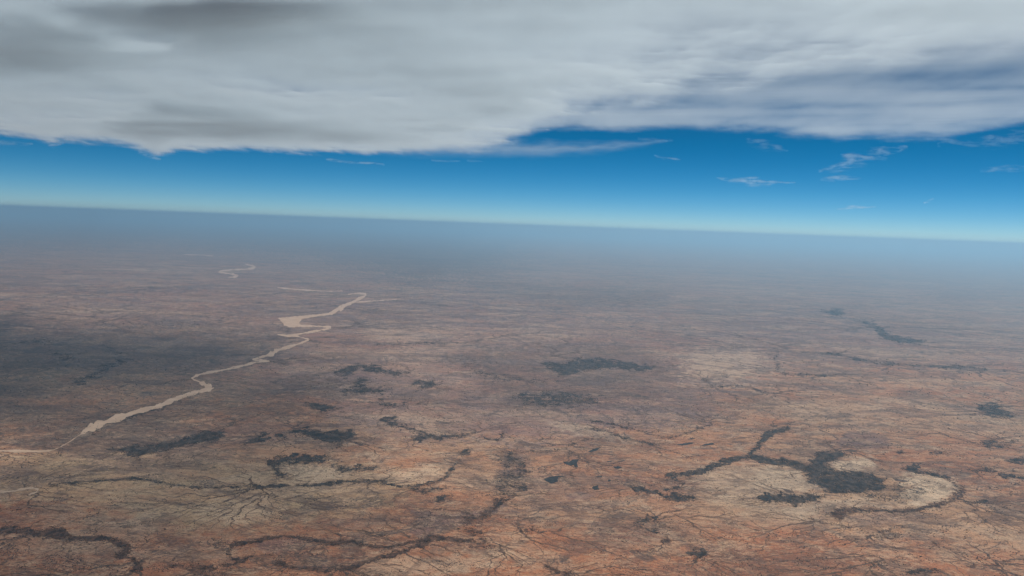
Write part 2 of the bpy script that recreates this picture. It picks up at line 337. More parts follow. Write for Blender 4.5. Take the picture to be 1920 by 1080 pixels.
# soil zones: (tile, outline, softness px)
SAND = [('d', [(-60,470),(60,455),(200,500),(290,570),(260,600),(120,610),(-60,600),(-130,560)], 10, .9), ('d', [(330,470),(400,430),(520,415),(590,430),(580,480),(480,490),(380,485)], 8, 1),
        ('d', [(700,520),(850,505),(960,515),(1070,575),(1060,610),(960,665),(850,695),(720,650),(800,580)], 10, 1), ('d', [(330,650),(520,640),(680,670),(860,695),(600,700),(420,690),(260,740),(120,750),(60,690)], 9, .7),
        ('c', [(950,450),(1200,460),(1400,450),(1420,640),(1200,660),(1000,560)], 20, .55), ('b', [(150,470),(400,460),(560,510),(420,555),(230,550)], 10, .6), ('b', [(700,520),(1000,450),(1120,420),(1050,520),(900,560),(760,560)], 12, .6),
        ('b', [(520,990),(900,960),(1250,960),(1440,930),(1500,960),(1200,1060),(700,1100)], 14, .5), ('a', [(1080,690),(1440,640),(1560,700),(1400,790),(1160,760)], 14, .5), ('c', [(200,210),(420,230),(640,290),(700,330),(500,310),(280,260)], 8, .7),
        ('a', [(420,290),(520,220),(640,190),(560,260),(470,310)], 5, .6), ('q', [(100,640),(400,690),(700,700),(420,790),(120,760)], 14, .4), ('r', [(0,830),(400,820),(500,960),(300,1010),(0,990)], 20, .6)]
RED = [('i', [(-80,945),(60,940),(200,955),(280,985),(420,1000),(560,985),(760,990),(900,960),(1000,985),(1200,985),(1290,1000),(1440,985),(1600,1010),(1700,1000),(1940,1040),(2000,1150),(-80,1150)], 30, 1),
       ('b', [(850,480),(1300,560),(1440,640),(1440,820),(1000,800),(840,700)], 30, .6), ('c', [(400,360),(900,380),(880,500),(300,560),(100,500)], 25, .5)]
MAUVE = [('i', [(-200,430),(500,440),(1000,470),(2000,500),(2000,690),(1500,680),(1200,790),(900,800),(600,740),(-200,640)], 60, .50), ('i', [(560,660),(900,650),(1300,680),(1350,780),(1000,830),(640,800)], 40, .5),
         ('d', [(390,345),(430,270),(560,262),(680,300),(700,350),(560,365),(450,350)], 4, .9), ('b', [(850,705),(960,715),(1080,735),(1200,715),(1310,710),(1360,650),(1420,690),(1300,740),(1000,850),(960,890),(850,830),(920,760)], 4, .9),
         ('c', [(280,630),(380,600),(460,625),(430,660),(320,650)], 5, .6), ('b', [(0,890),(160,865),(300,880),(300,910),(120,960),(0,930)], 6, .7), ('b', [(560,180),(900,180),(1250,250),(1000,320),(640,320)], 20, .6), ('c', [(-40,400),(60,390),(110,440),(40,560),(-80,520)], 10, .6),
         ('d', [(420,750),(600,715),(850,730),(900,770),(700,790),(480,800)], 8, .6), ('q', [(1050,780),(1300,870),(1800,930),(1900,1030),(1500,1020),(1100,900)], 20, .5), ('c', [(860,100),(1300,150),(1250,220),(900,180)], 16, .5)]
OLIVE = [('a', [(-40,400),(500,390),(1000,420),(1440,430),(1900,440),(2400,560),(2300,660),(1700,740),(1100,860),(800,700),(300,640),(-60,640)], 40, 1),
         ('p', [(-100,600),(1500,640),(1650,740),(1500,900),(1400,1100),(-100,1100)], 60, .5), ('d', [(300,480),(700,470),(900,600),(700,680),(400,640)], 20, .4), ('c', [(1000,620),(1500,650),(1440,800),(1000,760)], 30, .4)]

VEG_SHADE = [('i', [(-120,600),(60,610),(340,600),(460,625),(540,650),(470,680),(400,700),(470,730),(620,700),(680,730),(640,770),(500,790),(330,800),(150,830),(-120,845)], 36, .75),  # dark scrub ground by the river, with the left cloud shade painted in
       ('i', [(-300,396),(200,402),(560,412),(860,428),(1000,470),(900,520),(760,530),(620,480),(300,450),(-300,462)], 42, .8),  # shaded far left distance, painted as dark ground
       ('q', [(700,420),(1300,470),(1900,480),(1800,560),(1200,600),(800,520)], 16, .45), ('d', [(850,20),(1440,60),(1500,260),(1150,250),(950,140)], 30, .3), ('c', [(-60,-60),(500,-20),(700,40),(480,140),(0,120)], 20, .45), ('q', [(1050,880),(1700,870),(1900,980),(1500,1050),(1000,1000)], 30, .6), ('i', [(860,660),(1000,645),(1180,640),(1270,690),(1250,745),(1000,770),(890,730)], 26, .6)]  # soft cloud shade of the middle plain, painted as darker ground
# ------------------------------------------------------------------ ground
def soft(zones, PX, PY, wx, wy, ys=1.8):
    f = np.zeros(PX.shape)
    for tile, pts, sft, amt in zones:
        P = T(tile, pts); m = sft*3
        k = np.flatnonzero((PX > P[:,0].min()-m) & (PX < P[:,0].max()+m) & (PY > P[:,1].min()-m) & (PY < P[:,1].max()+m))
        if not len(k): continue
        s = sdist(P, PX[k]+wx[k]*sft, PY[k]+wy[k]*sft*.5, ys)
        f[k] = np.maximum(f[k], amt*smooth(-sft, sft, s))
    return f

RG = 6000.0
az = np.radians(np.concatenate([np.arange(-180, -44, 4), np.linspace(-42, 42, 1500), np.arange(44, 180, 4)]))
rr = np.concatenate([[8, 25, 50, 75, 95], 1/np.linspace(1/108, 1/RG, 620)])
A, R = np.meshgrid(az, rr); gx = (R*np.sin(A)).ravel(); gy = (R*np.cos(A)).ravel()
gx = np.append(gx, 0.); gy = np.append(gy, 0.)
front = gy > 20
PX, PY = pix(gx, gy, 0*gx); PX[~front] = -9e4; PY[~front] = -9e4
w1 = fbm(gx/3.1, gy/3.1, 5, 11, .6); w2 = fbm(gx/3.1, gy/3.1, 5, 22, .6)
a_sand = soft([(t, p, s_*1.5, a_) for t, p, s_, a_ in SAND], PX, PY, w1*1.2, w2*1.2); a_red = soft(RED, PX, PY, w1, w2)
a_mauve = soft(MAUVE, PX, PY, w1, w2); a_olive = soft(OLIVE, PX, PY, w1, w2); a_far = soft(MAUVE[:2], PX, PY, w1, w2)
wd = [(t, p, 3.0, d) for t, p, d, _ in WOODS]
wd += [('i', ribbon_poly(T(t, p), w*1.1), 1.8, d*.9) for t, p, w, d, _ in BELTS]
wd += [(t, p, s_, d) for t, p, s_, d in VEG_SHADE]  # painted cloud shade joins the scrub darkening
a_wood_shade = soft(wd, PX, PY, w1*1.6, w2*1.6)
gz = ground_z(gx, gy); gz[-1] = 0
nA, nR = len(az), len(rr)
ii, jj = np.meshgrid(np.arange(nR-1), np.arange(nA), indexing='ij'); j2 = (jj+1) % nA
q = np.stack([ii*nA+jj, ii*nA+j2, (ii+1)*nA+j2, (ii+1)*nA+jj], -1).reshape(-1, 4)[:, ::-1]
ctr = np.stack([np.full(nA, nR*nA), (np.arange(nA)+1) % nA, np.arange(nA)], -1)
loops = np.concatenate([q.ravel(), ctr.ravel()]); cnt = np.concatenate([np.full(len(q), 4), np.full(nA, 3)])

g = N('red_earth')
tcn = g.new('ShaderNodeTexCoord'); vec = tcn.outputs['Object']
def scaled(v, s):
    n = g.new('ShaderNodeMapping'); n.inputs['Scale'].default_value = s; g.link(v, n.inputs['Vector']); return n.outputs[0]
n_big = g.noise(vec, 0.018, 4, .55, .6); n_mid = g.noise(vec, 0.085, 7, .62, 1.2)
n_fine = g.noise(vec, 0.55, 6, .65, .5); n_dot = g.noise(vec, 3.2, 3, .7)
n_big2 = g.noise(scaled(vec, (.6, 1.5, 1)), 0.03, 5, .6, 1.0)
def veins(scale, det, wid, seed_, dist):
    n = g.new('ShaderNodeMapping'); n.inputs['Location'].default_value = (seed_, seed_*1.7, 0); g.link(vec, n.inputs['Vector'])
    v_ = g.noise(n.outputs[0], scale, det, .55, dist)
    return g.ramp(g.math('ABSOLUTE', g.math('SUBTRACT', v_, .5), 0), wid*.3, wid, 1.0, 0.0)
col = g.mix(g.ramp(n_big, .38, .62), (.47,.192,.094), (.54,.290,.160))
col = g.mix(g.math('MULTIPLY', g.ramp(n_mid, .48, .66), .70), col, (.47,.335,.230))
col = g.mix(g.math('MULTIPLY', g.ramp(n_big2, .50, .64), .65), col, (.205,.115,.092))
col = g.mix(g.math('MULTIPLY', g.attr('olive'), g.ramp(n_mid, .3, .6, .35, .85)), col, (.54,.350,.190))
col = g.mix(g.math('MULTIPLY', g.attr('red'), g.ramp(n_mid, .35, .7, .9, .40)), col, (.46,.165,.076))
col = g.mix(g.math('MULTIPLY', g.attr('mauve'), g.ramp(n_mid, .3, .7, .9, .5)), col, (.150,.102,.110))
col = g.mix(g.math('MULTIPLY', g.attr('sand'), g.ramp(n_fine, .3, .7, 1.0, .6)), col, (.78,.56,.37))
def streaks(scale, det, sx, pale, dark, kp, kd, seed_):
    """thin pale and dark streaks of one size: sand sheets and scrub stringers"""
    global col
    m_ = g.new('ShaderNodeMapping'); m_.inputs['Scale'].default_value = (sx, 1, 1); m_.inputs['Location'].default_value = (seed_, seed_*.7, 0)
    m_.inputs['Rotation'].default_value = (0, 0, .12*math.sin(seed_)); g.link(vec, m_.inputs['Vector'])
    n_ = g.noise(m_.outputs[0], scale, det, .66, 1.4)
    k_ = g.ramp(n_mid if scale > .1 else n_big, .36, .62, .45, 1.0)
    col = g.mix(g.math('MULTIPLY', g.math('MULTIPLY', g.ramp(n_, .535, .61), kp), k_), col, pale)
    col = g.mix(g.math('MULTIPLY', g.math('MULTIPLY', g.ramp(n_, .465, .39), kd), k_), col, dark)
streaks(.011, 8, .45, (.56,.40,.27), (.120,.078,.070), .42, .60, 41)
streaks(.024, 8, .45, (.56,.40,.27), (.120,.078,.070), .42, .60, 53)
streaks(.055, 10, .5, (.56,.375,.24), (.150,.088,.066), .45, .62, 3)
streaks(.17, 6, .45, (.57,.37,.23), (.155,.085,.060), .45, .58, 9)
streaks(.50, 5, .5, (.65,.405,.25), (.130,.070,.048), .48, .64, 17)
streaks(1.4, 4, .6, (.67,.42,.26), (.105,.056,.038), .48, .66, 29)
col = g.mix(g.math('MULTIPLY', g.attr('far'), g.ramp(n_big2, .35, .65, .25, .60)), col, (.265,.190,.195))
n_str2 = g.noise(scaled(vec, (.6, 1, 1)), 1.3, 5, .72, .8)
col = g.mix(g.math('MULTIPLY', g.math('POWER', g.attr('sand'), 2.2), g.ramp(n_str2, .36, .62, .15, .62)), col, (.82,.60,.40))
n_pan = g.noise(scaled(vec, (.7, .8, 1)), 0.045, 7, .60, 2.0)
col = g.mix(g.math('MULTIPLY', g.ramp(n_pan, .57, .61), .38), col, (.120,.078,.066))
rim = g.ramp(g.math('ABSOLUTE', g.math('SUBTRACT', n_pan, .575), 0), .002, .016, 1.0, 0.0)      # scrubby rims of old pans
col = g.mix(g.math('MULTIPLY', g.math('MULTIPLY', rim, g.ramp(n_mid, .42, .56)), .72), col, (.085,.058,.050))
n_pan2 = g.noise(scaled(vec, (.8, .7, 1)), 0.10, 6, .58, 2.5)
col = g.mix(g.math('MULTIPLY', g.ramp(n_pan2, .58, .63), .35), col, (.125,.080,.064))
rim = g.ramp(g.math('ABSOLUTE', g.math('SUBTRACT', n_pan2, .585), 0), .002, .013, 1.0, 0.0)
col = g.mix(g.math('MULTIPLY', g.math('MULTIPLY', rim, g.ramp(n_big2, .42, .55)), .70), col, (.080,.054,.046))
for sc_, wd_, sd_ in ((.009, .010, 5), (.018, .011, 13)):                   # far meanders
    vn = g.math('MULTIPLY', g.math('MULTIPLY', veins(sc_, 7, wd_, sd_, 1.6), g.attr('far')), g.ramp(n_mid, .40, .55))
    col = g.mix(g.math('MULTIPLY', vn, 1.0), col, (.075,.058,.056))
vn = g.math('MULTIPLY', veins(.035, 6, .009, 31, 1.2), g.ramp(n_big2, .46, .60))
col = g.mix(g.math('MULTIPLY', vn, .5), col, (.085,.062,.050))
col = g.mix(g.math('MULTIPLY', g.ramp(n_dot, .55, .62), .60), col, (.075,.060,.045))
col = g.mix(g.math('MULTIPLY', g.attr('wood'), g.ramp(n_str2, .38, .58, .95, .30)), col, (.045,.037,.034))  # dark ground under scrub, and the cloud shade painted into the soil colour
bmp = g.new('ShaderNodeBump'); bmp.inputs['Strength'].default_value = .7; bmp.inputs['Distance'].default_value = .5
g.link(n_fine, bmp.inputs['Height'])
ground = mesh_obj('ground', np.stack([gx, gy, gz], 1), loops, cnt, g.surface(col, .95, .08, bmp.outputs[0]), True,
                  {'sand': a_sand, 'red': a_red, 'mauve': a_mauve, 'olive': a_olive, 'far': a_far, 'wood': a_wood_shade})
tag(ground, 'vast flat plain of red and tan desert soil under haze', 'ground', kind='structure')

# ------------------------------------------------------------------ river, lake and waterholes
def sheet(name, poly, mat, lift, label, cat, wob=.5):
    """a flat sheet on the ground filling a traced outline (fan-free: strips of quads across its rows)"""
    P = []
    for i in range(len(poly)):
        a, b = poly[i], poly[(i+1) % len(poly)]; n = max(2, int(np.hypot(*(b-a))/1.2))
        P += [a+(b-a)*t for t in np.linspace(0, 1, n, endpoint=False)]
    P = np.array(P); P += np.stack([fbm(P[:,0]/5, P[:,1]/3, 3, 61), .5*fbm(P[:,0]/5, P[:,1]/3, 3, 62)], 1)*wob
    x, y = at(P[:,0], P[:,1]); V = [Vector((a, b, 0)) for a, b in zip(x, y)]
    from mathutils.geometry import tessellate_polygon
    tris = np.array(tessellate_polygon([V]))
    z = ground_z(x, y)+lift
    a0 = (x[tris[:,1]]-x[tris[:,0]])*(y[tris[:,2]]-y[tris[:,0]])-(x[tris[:,2]]-x[tris[:,0]])*(y[tris[:,1]]-y[tris[:,0]])
    tris[a0 < 0] = tris[a0 < 0][:, ::-1]
    o = mesh_obj(name, np.stack([x, y, z], 1), tris.ravel(), np.full(len(tris), 3), mat)
    tag(o, label, cat, kind='structure'); return o

w = N('muddy_water')
v = w.new('ShaderNodeTexCoord').outputs['Object']
mudcol = w.mix(w.ramp(w.noise(v, .25, 5), .35, .65), (.52,.325,.20), (.62,.41,.265))
mud = w.surface(mudcol, .55, .3)
w = N('dark_water')
v = w.new('ShaderNodeTexCoord').outputs['Object']
pool_m = w.surface(w.mix(w.ramp(w.noise(v, .9, 4), .4, .6), (.022,.024,.028), (.045,.042,.040)), .8, .1)
w = N('brown_pan')
v = w.new('ShaderNodeTexCoord').outputs['Object']
pan_m = w.surface(w.mix(w.ramp(w.noise(v, .9, 4), .4, .6), (.10,.066,.050), (.15,.10,.075)), .9, .1)
for tile, pts, hw, lab in RIVERS:
    P = T(tile, pts); hw = np.array(hw)
    t = np.arange(len(P)); tt = np.linspace(0, len(P)-1, len(P)*4)
    Ps = np.stack([np.interp(tt, t, P[:,0]), np.interp(tt, t, P[:,1])], 1)
    for _ in range(2): Ps[1:-1] = (Ps[:-2]+2*Ps[1:-1]+Ps[2:])/4
    sheet('river', ribbon_poly(Ps, np.interp(tt, t, hw)*np.clip(1.1+.9*fbm(tt*1.3+len(lab), tt*0, 3, 67), .5, 2)), mud, .05, lab, 'river', 1.3)
sheet('lake', T(*LAKE[:2]), mud, .06, LAKE[2], 'lake', 1.6)
for tile, pts, lab in POOLS:
    sheet('waterhole' if 'pan' not in lab.split()[:3] else 'claypan', T(tile, pts), pan_m if 'pan' in lab.split()[:3] else pool_m, .05, lab,
          'pan' if 'pan' in lab.split()[:3] else 'waterhole', .8)

# ------------------------------------------------------------------ woods, scrub and tree lines
ca = np.linspace(0, 2*math.pi, 5, endpoint=False)
TV = np.concatenate([np.stack([.85*np.cos(ca), .85*np.sin(ca), 0*ca], 1), np.stack([np.cos(ca+.6), np.sin(ca+.6), 0*ca+.5], 1), [[0, 0, .95]]])
TF = [(i, (i+1) % 5, 5+(i+1) % 5, 5+i) for i in range(5)]; TT = [(5+i, 5+(i+1) % 5, 10) for i in range(5)]
def crown_geo(x, y, s):
    n = len(x); th = rng.random(n)*6.283; c, sn = np.cos(th), np.sin(th)
    J = TV[None]*(1+.35*(rng.random((n, 11, 3))-.5)); hgt = s*(.5+.35*rng.random(n))
    X = (J[:,:,0]*c[:,None]-J[:,:,1]*sn[:,None])*s[:,None]+x[:,None]
    Y = (J[:,:,0]*sn[:,None]+J[:,:,1]*c[:,None])*s[:,None]+y[:,None]
    Z = J[:,:,2]*hgt[:,None]+(ground_z(x, y))[:,None]-.01
    base = (np.arange(n)*11)[:,None]
    q = (np.array(TF).ravel()[None]+base); t = (np.array(TT).ravel()[None]+base)
    return np.stack([X, Y, Z], -1).reshape(-1, 3), np.concatenate([q.ravel(), t.ravel()]), np.concatenate([np.full(n*5, 4), np.full(n*5, 3)])
def crowns(name, x, y, s, mat):
    n = len(x)
    return mesh_obj(name, *crown_geo(x, y, s), mat, False, {'tone': np.repeat(rng.random(n)**1.6, 11), 'cover': np.ones(n*11)})
def foliage(name, lo_, hi_):
    f = N(name); v = f.new('ShaderNodeTexCoord').outputs['Object']
    b = f.new('ShaderNodeBsdfPrincipled'); b.inputs['Roughness'].default_value = .95; b.inputs['Specular IOR Level'].default_value = .05
    f.link(f.mix(f.attr('tone'), lo_, hi_), b.inputs['Base Color'])
    n_ = f.math('MULTIPLY', f.math('SUBTRACT', f.math('ADD', f.math('MULTIPLY', f.noise(v, 1.3, 6, .75), .6), f.math('MULTIPLY', f.noise(v, .33, 4, .6), .4)), .5), 3.6)       # gaps between the crowns
    f.link(f.ramp(f.math('ADD', f.attr('cover'), n_), .22, .62), b.inputs['Alpha'])
    f.link(b.outputs[0], f.out.inputs['Surface']); return f.m
leaf = foliage('scrub_leaves', (.032,.028,.028), (.115,.082,.064))
leaf_red = foliage('red_scrub_leaves', (.050,.032,.027), (.18,.095,.062))

def scatter_poly(P, dens, step=.95, edge_=6.5):
    x0, y0 = P.min(0)-4; x1, y1 = P.max(0)+4
    n = int((x1-x0)*(y1-y0)*1.6/step**2)
    px = rng.uniform(x0, x1, n); py = rng.uniform(y0, y1, n); x, y = at(px, py)
    k = fbm(x/2.2, y/2.2, 5, 77, .6)
    sc = 2.2*np.median(np.hypot(x, y))/200
    s = sdist(P, px+fbm(x/sc/3, y/sc/3, 5, 77, .65)*9+k*3, py+fbm(x/sc/2, y/sc/2, 4, 78, .65)*4, 1.8)
    keep = (rng.random(n) < dens*smooth(-edge_, edge_*.8, s)*smooth(-.55, .35, fbm(x/sc, y/sc/1.4, 5, 79, .7)+dens*.55-.1)*.8)
    return x[keep], y[keep]
def canopy(name, P, dens, soft_, mat, crown=.40):
    """low closed scrub: a bumpy canopy that thins out toward its edge, with single crowns standing in it"""
    m = soft_*2.2+3; x0, y0 = P.min(0)-m; x1, y1 = P.max(0)+m
    nx, ny = int(np.clip((x1-x0)/1.4, 12, 420)), int(np.clip((y1-y0)/.9, 10, 240))
    gx_, gy_ = np.meshgrid(np.linspace(x0, x1, nx), np.linspace(y0, y1, ny)); x, y = at(gx_, gy_)
    sc = np.median(np.hypot(x, y))/100
    k1 = fbm(x/sc/1.6, y/sc/2.6, 5, 71, .62); k2 = fbm(x/sc/1.6, y/sc/2.6, 5, 72, .62)
    s_ = sdist(P, gx_+k1*(soft_*2+4), gy_+k2*(soft_+1.5), 1.8)
    a_ = smooth(-soft_*1.5, soft_*1.3, s_)*np.clip(dens*.75, 0, .58)
    hgt = ground_z(x, y)+.035+.05*(fbm(x/sc*2, y/sc*1.2, 3, 73)+.7)*a_
    keep = a_ > .03; I, J = np.meshgrid(np.arange(ny-1), np.arange(nx-1), indexing='ij')
    q = np.stack([I*nx+J, (I+1)*nx+J, (I+1)*nx+J+1, I*nx+J+1], -1).reshape(-1, 4)
    q = q[keep.ravel()[q].any(1)]; used = np.unique(q); mp_ = np.full(nx*ny, -1); mp_[used] = np.arange(len(used)); q = mp_[q]
    V = np.stack([x, y, hgt], -1).reshape(-1, 3)[used]; A = a_.ravel()[used]
    tone = np.clip(.42+.85*fbm(V[:,0]/sc/.8, V[:,1]/sc/1.2, 4, 74, .65), 0, 1)
    cxx, cyy_ = scatter_poly(P, dens*.55, 1.25); n = len(cxx)
    if n:
        s = np.clip(np.hypot(cxx, cyy_)/788*crown, .06, 1.5)*(.6+.8*rng.random(n)); W, L2, n2 = crown_geo(cxx, cyy_, s)
        V2 = np.concatenate([V, W]); L = np.concatenate([q.ravel(), L2+len(V)]); cn = np.concatenate([np.full(len(q), 4), n2])
        tone = np.concatenate([tone, np.repeat(rng.random(n)**1.4*.8, 11)]); A = np.concatenate([A, np.ones(n*11)])
    else: V2, L, cn = V, q.ravel(), np.full(len(q), 4)
    return mesh_obj(name, V2, L, cn, mat, False, {'tone': tone, 'cover': A})
for tile, pts, d, lab in WOODS:
    P = T(tile, pts); red = P[:,1].mean() > 945 and d < .8
    tag(canopy('woodland' if 'wood' in lab else 'scrub_patch', P, d, 4.4 if d > .65 else 6.5, leaf_red if red else leaf), lab, 'woodland' if 'wood' in lab else 'scrub', kind='stuff')
for tile, pts, hw, d, lab in BELTS:
    P = T(tile, pts); t = np.arange(len(P)); tt = np.linspace(0, len(P)-1, len(P)*5)
    Ps = np.stack([np.interp(tt, t, P[:,0]), np.interp(tt, t, P[:,1])], 1)
    for _ in range(3): Ps[1:-1] = (Ps[:-2]+2*Ps[1:-1]+Ps[2:])/4
    Ps += np.stack([fbm(Ps[:,0]/9, Ps[:,1]/5, 3, 63)*2.5, fbm(Ps[:,0]/9, Ps[:,1]/5, 3, 64)*1.6], 1)
    tag(canopy('tree_line', ribbon_poly(Ps, hw*np.clip(1+1.1*fbm(tt*1.7, tt*0+hw, 3, 66), .3, 2.2)), d, 1.6, leaf_red if P[:,1].mean() > 945 else leaf), lab, 'tree line', kind='stuff')
# single shrubs and small trees strewn over the nearer plain
n = 60000
px = rng.uniform(-60, 1980, n); py = 1090-(rng.random(n)**1.5)*420; x, y = at(px, py)
k = rng.random(n) < .65*smooth(.02, .75, fbm(x/6, y/6, 5, 90, .65)+.10)
x, y = x[k], y[k]; r = np.hypot(x, y)
tag(crowns('shrubs', x, y, np.clip(r/788*.50, .08, 1)*(.6+.8*rng.random(len(x))), leaf), 'countless tiny dark shrubs dotted over the red and tan plain', 'shrubs', kind='stuff')

# ------------------------------------------------------------------ fine dry creeks: a drainage tree grown from the lows of the plain
NA, a0, a1 = 620, math.radians(-39), math.radians(39)
cell = (a1-a0)/NA; NR = int(math.log(700/118)/cell)
LA, LR = np.meshgrid(a0+cell*np.arange(NA), math.log(118)+cell*np.arange(NR))
cx = np.exp(LR)*np.sin(LA); cyy = np.exp(LR)*np.cos(LA)
hgt = 1.5*fbm(cx/34, cyy/34, 4, 50, .5)+.10*rng.random(cx.shape)+.35*fbm(cx/5, cyy/5, 3, 51)
CPX, CPY = pix(cx.ravel(), cyy.ravel(), 0*cx.ravel())
seed = np.zeros(cx.size, bool)
for tile, pts, d, _ in WOODS:
    P = T(tile, pts); k = np.flatnonzero((CPX > P[:,0].min()) & (CPX < P[:,0].max()) & (CPY > P[:,1].min()) & (CPY < P[:,1].max()))
    seed[k] |= inside(P, CPX[k], CPY[k])
for tile, pts, hw, *_ in BELTS+RIVERS:
    P = T(tile, pts); k = np.flatnonzero((CPX > P[:,0].min()-4) & (CPX < P[:,0].max()+4) & (CPY > P[:,1].min()-4) & (CPY < P[:,1].max()+4))
    seed[k] |= ldist(P, CPX[k], CPY[k], 2) < 2.5
hf = hgt.ravel().tolist(); rec = [-1]*cx.size; order = []
done = seed.copy().tolist(); heap = [(hf[i], i) for i in np.flatnonzero(seed)]
edge = [i for i in list(range(NA))+list(range(cx.size-NA, cx.size)) if not done[i]]
for i in edge: done[i] = True; heap.append((hf[i]+2, i))
rnd = rng.random(cx.size).tolist(); heapq.heapify(heap); total = cx.size
nb = [(-1, 0), (1, 0), (0, -1), (0, 1), (-1, -1), (-1, 1), (1, -1), (1, 1)]
while heap:
    hh, i = heapq.heappop(heap); order.append(i); ci = i % NA
    for dr, dc in nb:
        c2 = ci+dc
        if c2 < 0 or c2 >= NA: continue
        j = i+dr*NA+dc
        if j < 0 or j >= total or done[j]: continue
        done[j] = True; rec[j] = i; h2 = hf[j]
        heapq.heappush(heap, (max(h2, hh+.02)+.05*rnd[j], j))
acc = [1]*total
for i in reversed(order):
    if rec[i] >= 0: acc[rec[i]] += acc[i]
acc = np.array(acc); rec = np.array(rec)
jx = rng.random(total)-.5; jy = rng.random(total)-.5
lx = LA.ravel()+jx*cell*.8; ly = LR.ravel()+jy*cell*.8
ok = rec >= 0
for _ in range(2):                                        # smooth each channel along its own course
    sx = lx.copy(); sy = ly.copy(); sx[ok] = .5*lx[ok]+.5*lx[rec[ok]]; sy[ok] = .5*ly[ok]+.5*ly[rec[ok]]
    sel = acc > 8
    lx[sel] = sx[sel]; ly[sel] = sy[sel]
dens = fbm(cx/25, cyy/25, 3, 55).ravel()
e = np.flatnonzero(ok & (acc > 12+30*smooth(-.15, .45, dens)) & ~seed)
r1 = np.exp(ly[e]); r2 = np.exp(ly[rec[e]])
p1 = np.stack([r1*np.sin(lx[e]), r1*np.cos(lx[e])], 1); p2 = np.stack([r2*np.sin(lx[rec[e]]), r2*np.cos(lx[rec[e]])], 1)
wv = lambda k, r: r*cell*np.clip(.07+.045*np.log(acc[k]/8+1e-9), .07, .32)
d = p2-p1; L = np.maximum(np.linalg.norm(d, axis=1), 1e-6); nr = np.stack([-d[:,1], d[:,0]], 1)/L[:,None]
ha = wv(e, r1)[:,None]*nr; hb = wv(rec[e], r2)[:,None]*nr
Q = np.stack([p1-ha, p2-hb, p2+hb, p1+ha], 1).reshape(-1, 2)
Z = ground_z(Q[:,0], Q[:,1])+.03
cm = N('creek_scrub')
v = cm.new('ShaderNodeTexCoord').outputs['Object']
cmat = cm.surface(cm.mix(cm.ramp(cm.noise(v, .6, 4), .38, .62), (.105,.066,.048), (.22,.128,.084)), .95, .05)
creeks = mesh_obj('dry_creeks', np.column_stack([Q, Z]), np.arange(len(Q)), np.full(len(e), 4), cmat)
tag(creeks, 'fine branching dark dry creeks threading the whole plain', 'dry creeks', kind='stuff')
big = np.flatnonzero(ok & (acc > 170) & ~seed)                # scrubby flats either side of the larger creeks
b1 = np.exp(ly[big]); b2 = np.exp(ly[rec[big]])
p1 = np.stack([b1*np.sin(lx[big]), b1*np.cos(lx[big])], 1); p2 = np.stack([b2*np.sin(lx[rec[big]]), b2*np.cos(lx[rec[big]])], 1)
d = p2-p1; nr = np.stack([-d[:,1], d[:,0]], 1)/np.maximum(np.linalg.norm(d, axis=1), 1e-6)[:,None]
wb = lambda k, r: (r*cell*np.clip(.5+.5*np.log(acc[k]/170), .5, 2.4)*np.clip(1+1.4*perlin(lx[k]*55, ly[k]*55, 57), .25, 2.2))[:,None]*nr
wa, wb_ = wb(big, b1), wb(rec[big], b2)
Q = np.stack([p1-wa, p2-wb_, p2, p1, p2+wb_, p1+wa], 1).reshape(-1, 2); m6 = np.arange(len(big))[:,None]*6
flats = mesh_obj('creek_flats', np.column_stack([Q, ground_z(Q[:,0], Q[:,1])+.022]), np.concatenate([(m6+[0,1,2,3]).ravel(), (m6+[3,2,4,5]).ravel()]), np.full(len(big)*2, 4),
                 foliage('creek_flat_scrub', (.085,.058,.048), (.16,.10,.075)), False, {'tone': np.repeat(rng.random(len(big)), 6), 'cover': np.tile([.05,.05,.5,.5,.05,.05], len(big))})
tag(flats, 'soft brown bands of scrub beside the larger dry creeks', 'creek scrub', kind='stuff')
print('creek pieces', len(e))

# ------------------------------------------------------------------ clouds: closed shells of even vapour, thick where they are dense
def cloud_mat(name, dens, g_=.35, col=(.80, .925, 1.0)):
    m = N(name); vsn = m.new('ShaderNodeVolumePrincipled')
    vsn.inputs['Color'].default_value = (*col, 1); vsn.inputs['Density'].default_value = dens
    vsn.inputs['Anisotropy'].default_value = g_
    m.link(vsn.outputs[0], m.out.inputs['Volume']); return m.m

def shell(name, X, Y, TH, z0, mat, bias=.5):
    """grid of points with thickness TH: upper and lower skin joined where the thickness runs out"""
    nr, nc = X.shape; TH = np.where(TH > .004, TH, 0.)
    TH[0, :] = TH[-1, :] = 0; TH[:, 0] = TH[:, -1] = 0
    th = TH.ravel(); idx = np.arange(nr*nc); top = idx.copy(); pos = th > 0
    top[pos] = nr*nc+np.arange(pos.sum())
    lo = np.stack([X.ravel(), Y.ravel(), z0.ravel()-th*bias], 1); hi = np.stack([X.ravel(), Y.ravel(), z0.ravel()+th*(1-bias)], 1)[pos]
    V = np.concatenate([lo, hi])
    I, J = np.meshgrid(np.arange(nr-1), np.arange(nc-1), indexing='ij')
    qd = np.stack([I*nc+J, I*nc+J+1, (I+1)*nc+J+1, (I+1)*nc+J], -1).reshape(-1, 4)
    tri = np.concatenate([qd[:, [0, 1, 2]], qd[:, [0, 2, 3]]])
    tri = tri[pos[tri].any(1)]
    up_ = top[tri]; dn = tri
    cr = (V[dn[:,1],:2]-V[dn[:,0],:2]); cr2 = (V[dn[:,2],:2]-V[dn[:,0],:2]); ori = cr[:,0]*cr2[:,1]-cr[:,1]*cr2[:,0]
    flip = ori < 0
    up_ = np.where(flip[:,None], up_[:, ::-1], up_); dn = np.where(flip[:,None], dn, dn[:, ::-1])
    t = np.concatenate([up_, dn])
    used = np.unique(t); mp_ = np.full(len(V), -1); mp_[used] = np.arange(len(used))
    return mesh_obj(name, V[used], mp_[t].ravel(), np.full(len(t), 3), mat, True)

